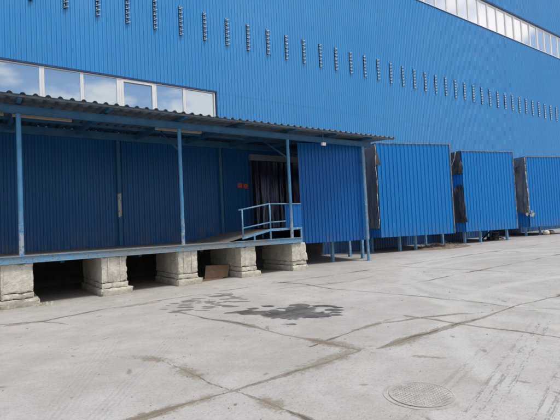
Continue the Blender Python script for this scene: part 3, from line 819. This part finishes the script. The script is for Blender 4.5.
# ------------------------------------------------------------------ loose things in the yard
t = thing('cardboard_box', (6.2, .6, gz(6.2)), 'flattened brown cardboard box leaning under the dock between two piers', 'cardboard box')
g = gz(6.2)
m = MB(); m.hexa([(5.86, .52, g + .07), (6.70, .55, g + .03), (6.71, .575, g + .035), (5.87, .545, g + .075), (6.05, .80, g + .44), (6.93, .80, g + .39), (6.93, .825, g + .395), (6.05, .825, g + .445)])
m.build('panel', M['cardboard'], t)
m = MB(); m.hexa([(5.66, .36, g + .006), (6.40, .40, g + .006), (6.55, .52, g + .035), (5.86, .505, g + .06), (5.66, .36, g + .018), (6.40, .40, g + .018), (6.55, .52, g + .047), (5.86, .505, g + .072)])
m.build('flap', M['cardboard'], t)

mh = thing('manhole_cover', (3.35, -9.61, gz(3.35)), 'round dusty manhole cover with a raised grid set in the concrete yard', 'manhole cover')
def ring(mbk, cxx, cyy, r0, r1, z0, z1, n=64):
    i = len(mbk.v)
    for k in range(n):
        th = 2 * math.pi * k / n
        for r, z in ((r0, z0), (r0, z1), (r1, z1), (r1, z0)): mbk.v.append(Vector((cxx + r * math.cos(th), cyy + r * math.sin(th), z)))
    for k in range(n):
        a, b = i + 4 * k, i + 4 * ((k + 1) % n)
        for s_ in range(3): mbk.f.append((a + s_, a + s_ + 1, b + s_ + 1, b + s_)[::-1])
g = gz(3.35)
m = MB(); ring(m, 3.35, -9.61, .318, .352, g - .02, g + .002); m.build('frame', M['manhole'], mh)
m = MB(); i0 = len(m.v); N = 64
m.v.append(Vector((3.35, -9.61, g + .002)))
for k in range(N): m.v.append(Vector((3.35 + .30 * math.cos(2 * math.pi * k / N), -9.61 + .30 * math.sin(2 * math.pi * k / N), g + .002)))
for k in range(N): m.f.append((0, 1 + k, 1 + (k + 1) % N))
for a in range(-8, 9):
    for b in range(-8, 9):
        x, y = a * .032, b * .032
        if math.hypot(x, y) < .262: m.box(3.35 + x - .010, 3.35 + x + .010, -9.61 + y - .010, -9.61 + y + .010, g + .0021, g + .0050)
ring(m, 3.35, -9.61, .278, .296, g + .0021, g + .005)
m.build('lid', M['manhole'], mh)

def lump(cxx, cyy, rx, ry, rz, seed, amp=.25, n=14):
    m = MB(); g = gz(cxx)
    for j in range(n + 1):
        ph = math.pi * j / n
        for i in range(2 * n):
            th = math.pi * i / n
            p = Vector((math.sin(ph) * math.cos(th), math.sin(ph) * math.sin(th), math.cos(ph)))
            s = 1 + amp * mnoise.fractal(p * 1.6 + Vector((seed, seed, 0)), 1, 2, 3)
            m.v.append(Vector((cxx + rx * p.x * s, cyy + ry * p.y * s, g + max(0, rz * (1 + p.z * s) * 1.0 - .02 * rz))))
    for j in range(n):
        for i in range(2 * n):
            a = j * 2 * n + i; b = j * 2 * n + (i + 1) % (2 * n)
            m.f.append((a, a + 2 * n, b + 2 * n, b))
    return m
o = lump(30.6, 1.0, .22, .19, .16, 4.4).build('sack', M['sack'], None, True); tag(o, 'larger pale sack lying on the ground below the farthest shelter, left of the pair', 'sack', 'pale sacks below the farthest shelter')
o = lump(32.15, 1.35, .21, .18, .14, 8.8).build('sack', M['sack'], None, True); tag(o, 'smaller pale sack farther back at the right edge below the farthest shelter', 'sack', 'pale sacks below the farthest shelter')

# low heap of dirt and twigs under the first free shelter
m = MB(); nx, ny = 44, 30
for j in range(ny + 1):
    for i in range(nx + 1):
        x = 17.6 + 4.2 * i / nx; y = .25 + 2.5 * j / ny; e = 1 - ((x - 19.7) / 2.1) ** 2 - ((y - 1.45) / 1.25) ** 2
        h = max(0, e) * .13 * (1 + .9 * mnoise.fractal(Vector((x * 3, y * 3, 2)), 1, 2, 4))
        m.v.append(Vector((x, y, gz(x) - .012 + max(0, h))))
for j in range(ny):
    for i in range(nx): a = j * (nx + 1) + i; m.f.append((a, a + 1, a + nx + 2, a + nx + 1))
for k in range(90):
    x, y = random.gauss(19.8, .7), random.gauss(1.5, .45); z = gz(x) + .05; th = random.uniform(0, 6.28); L_ = random.uniform(.1, .35)
    m.bar((x, y, z), (x + L_ * math.cos(th), y + L_ * math.sin(th), z + random.uniform(.02, .2)), .012)
o = m.build('dirt_heap', plain('dirt', (.16, .125, .095), (.24, .195, .155), 7, .95)); tag(o, 'low brown heap of dirt and twigs beneath the shelter right of the canopy', 'dirt heap', kind='stuff')

# loose grit on the concrete
m = MB(); rg = random.Random(23)
for k in range(460):
    if k % 3: x, y = rg.uniform(-1, 12), rg.uniform(-11.3, -.2)
    else: x, y = rg.choice([(2.0 + rg.gauss(0, .12), rg.uniform(-9.5, -6.4)), (rg.uniform(.6, 9), -8.33 + rg.gauss(0, .09)), (3.7 + rg.gauss(0, .16), rg.uniform(-8.3, -4)), (rg.uniform(-.5, 9), -.5 + rg.gauss(0, .25))])
    r = rg.uniform(.003, .010) * (1.6 if rg.random() < .06 else 1); z = gz(x); an = rg.uniform(0, 6.28); ca, sa = math.cos(an) * r, math.sin(an) * r; e = rg.uniform(.6, 1.5)
    m.hexa([(x + ca * px * e - sa * py, y + sa * px * e + ca * py, z + h_) for px, py, h_ in ((-1, -1, -.002), (1, -.8, -.002), (1.1, 1, -.002), (-.8, 1, -.002), (-.6, -.6, r * .8), (.5, -.6, r), (.6, .6, r * 1.1), (-.5, .5, r * .7))])
o = m.build('grit', plain('grit_stone', (.20, .185, .165), (.42, .40, .37), 40, .95)); tag(o, 'loose grit and small stone chips scattered over the concrete yard', 'grit', kind='stuff')

# scrap under the middle shelter
t = thing('scrap_frame', (26.0, 1.9, gz(26)), 'tangle of dark scrap metal bars lying beneath the middle shelter', 'scrap metal')
m = MB(); g = gz(26)
for a, b in (((25.4, 1.9, g), (25.4, 1.9, g + .62)), ((26.3, 1.9, g), (26.3, 1.9, g + .5)), ((25.4, 1.9, g + .5), (26.3, 1.9, g + .42)), ((25.4, 1.9, g + .12), (26.3, 1.9, g + .3)),
             ((25.5, 1.7, g), (26.2, 2.2, g + .45)), ((25.4, 2.5, g), (25.4, 1.9, g + .55)), ((26.3, 2.6, g), (26.3, 1.9, g + .5)), ((25.5, 1.8, g + .25), (26.5, 1.7, g + .05))):
    m.tube(a, b, .045, 8)
m.build('bars', M['scrap'], t)
m = MB(); m.hexa([(25.55, 1.75, g), (26.1, 1.75, g), (26.1, 2.3, g), (25.55, 2.3, g), (25.6, 1.85, g + .2), (26.0, 1.8, g + .26), (26.05, 2.2, g + .22), (25.6, 2.2, g + .2)]); m.build('crate', M['scrap'], t)

# dry weeds behind the sacks and by the wall
m = MB(); rg = random.Random(11)
for k in range(420):
    x, y = rg.uniform(29.6, 36), rg.uniform(2.0, 4.2); z = gz(x); hh = rg.uniform(.15, .55); th = rg.uniform(0, 6.28); l = rg.uniform(.05, .25); wd = rg.uniform(.012, .03)
    tip = Vector((x + l * math.cos(th), y + l * math.sin(th), z + hh)); s = Vector((wd, wd * .4, 0))
    m.quad(Vector((x, y, z)) - s, Vector((x, y, z)) + s, tip)
o = m.build('dry_weeds', M['weed']); tag(o, 'dry brown weeds growing by the wall behind the pale sacks', 'weeds', kind='stuff')

# ------------------------------------------------------------------ sky and sun
SUN_EL, SUN_AZ = 64.0, 152.0       # azimuth clockwise from +Y
w = bpy.data.worlds.new('World'); scene.world = w; w.use_nodes = True
nt = w.node_tree; bg = nt.nodes['Background']
sky = nt.nodes.new('ShaderNodeTexSky'); sky.sky_type = 'NISHITA'; sky.sun_disc = False
sky.sun_elevation = R(SUN_EL); sky.sun_rotation = R(SUN_AZ); sky.dust_density = .8; sky.ozone_density = 1.0; sky.air_density = 1.0
tc = nt.nodes.new('ShaderNodeTexCoord'); mp = nt.nodes.new('ShaderNodeMapping'); mp.inputs['Scale'].default_value = (1, 1, 2.0); mp.inputs['Location'].default_value = (.35, .2, .1)
ns = nt.nodes.new('ShaderNodeTexNoise'); ns.inputs['Scale'].default_value = 4.2; ns.inputs['Detail'].default_value = 7; ns.inputs['Roughness'].default_value = .56
cr = nt.nodes.new('ShaderNodeMapRange'); cr.interpolation_type = 'SMOOTHSTEP'
for i, v in enumerate((.43, .57, 0.0, .88)): cr.inputs[1 + i].default_value = v
mx = nt.nodes.new('ShaderNodeMix'); mx.data_type = 'RGBA'; mx.inputs[7].default_value = (7.6, 7.0, 6.7, 1)
nt.links.new(tc.outputs['Generated'], mp.inputs[0]); nt.links.new(mp.outputs[0], ns.inputs['Vector']); nt.links.new(ns.outputs['Fac'], cr.inputs[0])
nt.links.new(cr.outputs[0], mx.inputs[0]); dim = nt.nodes.new('ShaderNodeMix'); dim.data_type = 'RGBA'; dim.blend_type = 'MULTIPLY'; dim.inputs[0].default_value = 1; dim.inputs[7].default_value = (.74, .79, .82, 1)
nt.links.new(sky.outputs[0], dim.inputs[6]); nt.links.new(dim.outputs[2], mx.inputs[6]); nt.links.new(mx.outputs[2], bg.inputs[0])
bg.inputs[1].default_value = .15
sl = bpy.data.lights.new('sun', 'SUN'); sl.energy = 2.8; sl.angle = R(16); sl.color = (1, .945, .87)
so = bpy.data.objects.new('sun', sl); col.objects.link(so)
az = R(SUN_AZ); el = R(SUN_EL)
dirv = Vector((math.sin(az) * math.cos(el), math.cos(az) * math.cos(el), math.sin(el)))
so.rotation_euler = dirv.to_track_quat('Z', 'Y').to_euler(); so.location = (0, -20, 40)

# ------------------------------------------------------------------ camera
cam = bpy.data.cameras.new('camera'); co = bpy.data.objects.new('camera', cam); col.objects.link(co)
rt, up, bk = ((0.8194002247, -0.5712127346, -0.0479508455), (0.0166751720, -0.0598630416, 0.9980673098), (-0.5729792408, -0.8186161665, -0.0395267192))
mw = Matrix(((rt[0], up[0], bk[0], 0), (rt[1], up[1], bk[1], -12.238), (rt[2], up[2], bk[2], 1.65), (0, 0, 0, 1)))
co.matrix_world = mw
cam.sensor_fit = 'HORIZONTAL'; cam.sensor_width = 36; cam.lens = 27.577; cam.clip_start = .1; cam.clip_end = 2000
scene.camera = co
scene.view_settings.view_transform = 'Standard'; scene.view_settings.look = 'None'; scene.view_settings.exposure = 0; scene.view_settings.gamma = 1
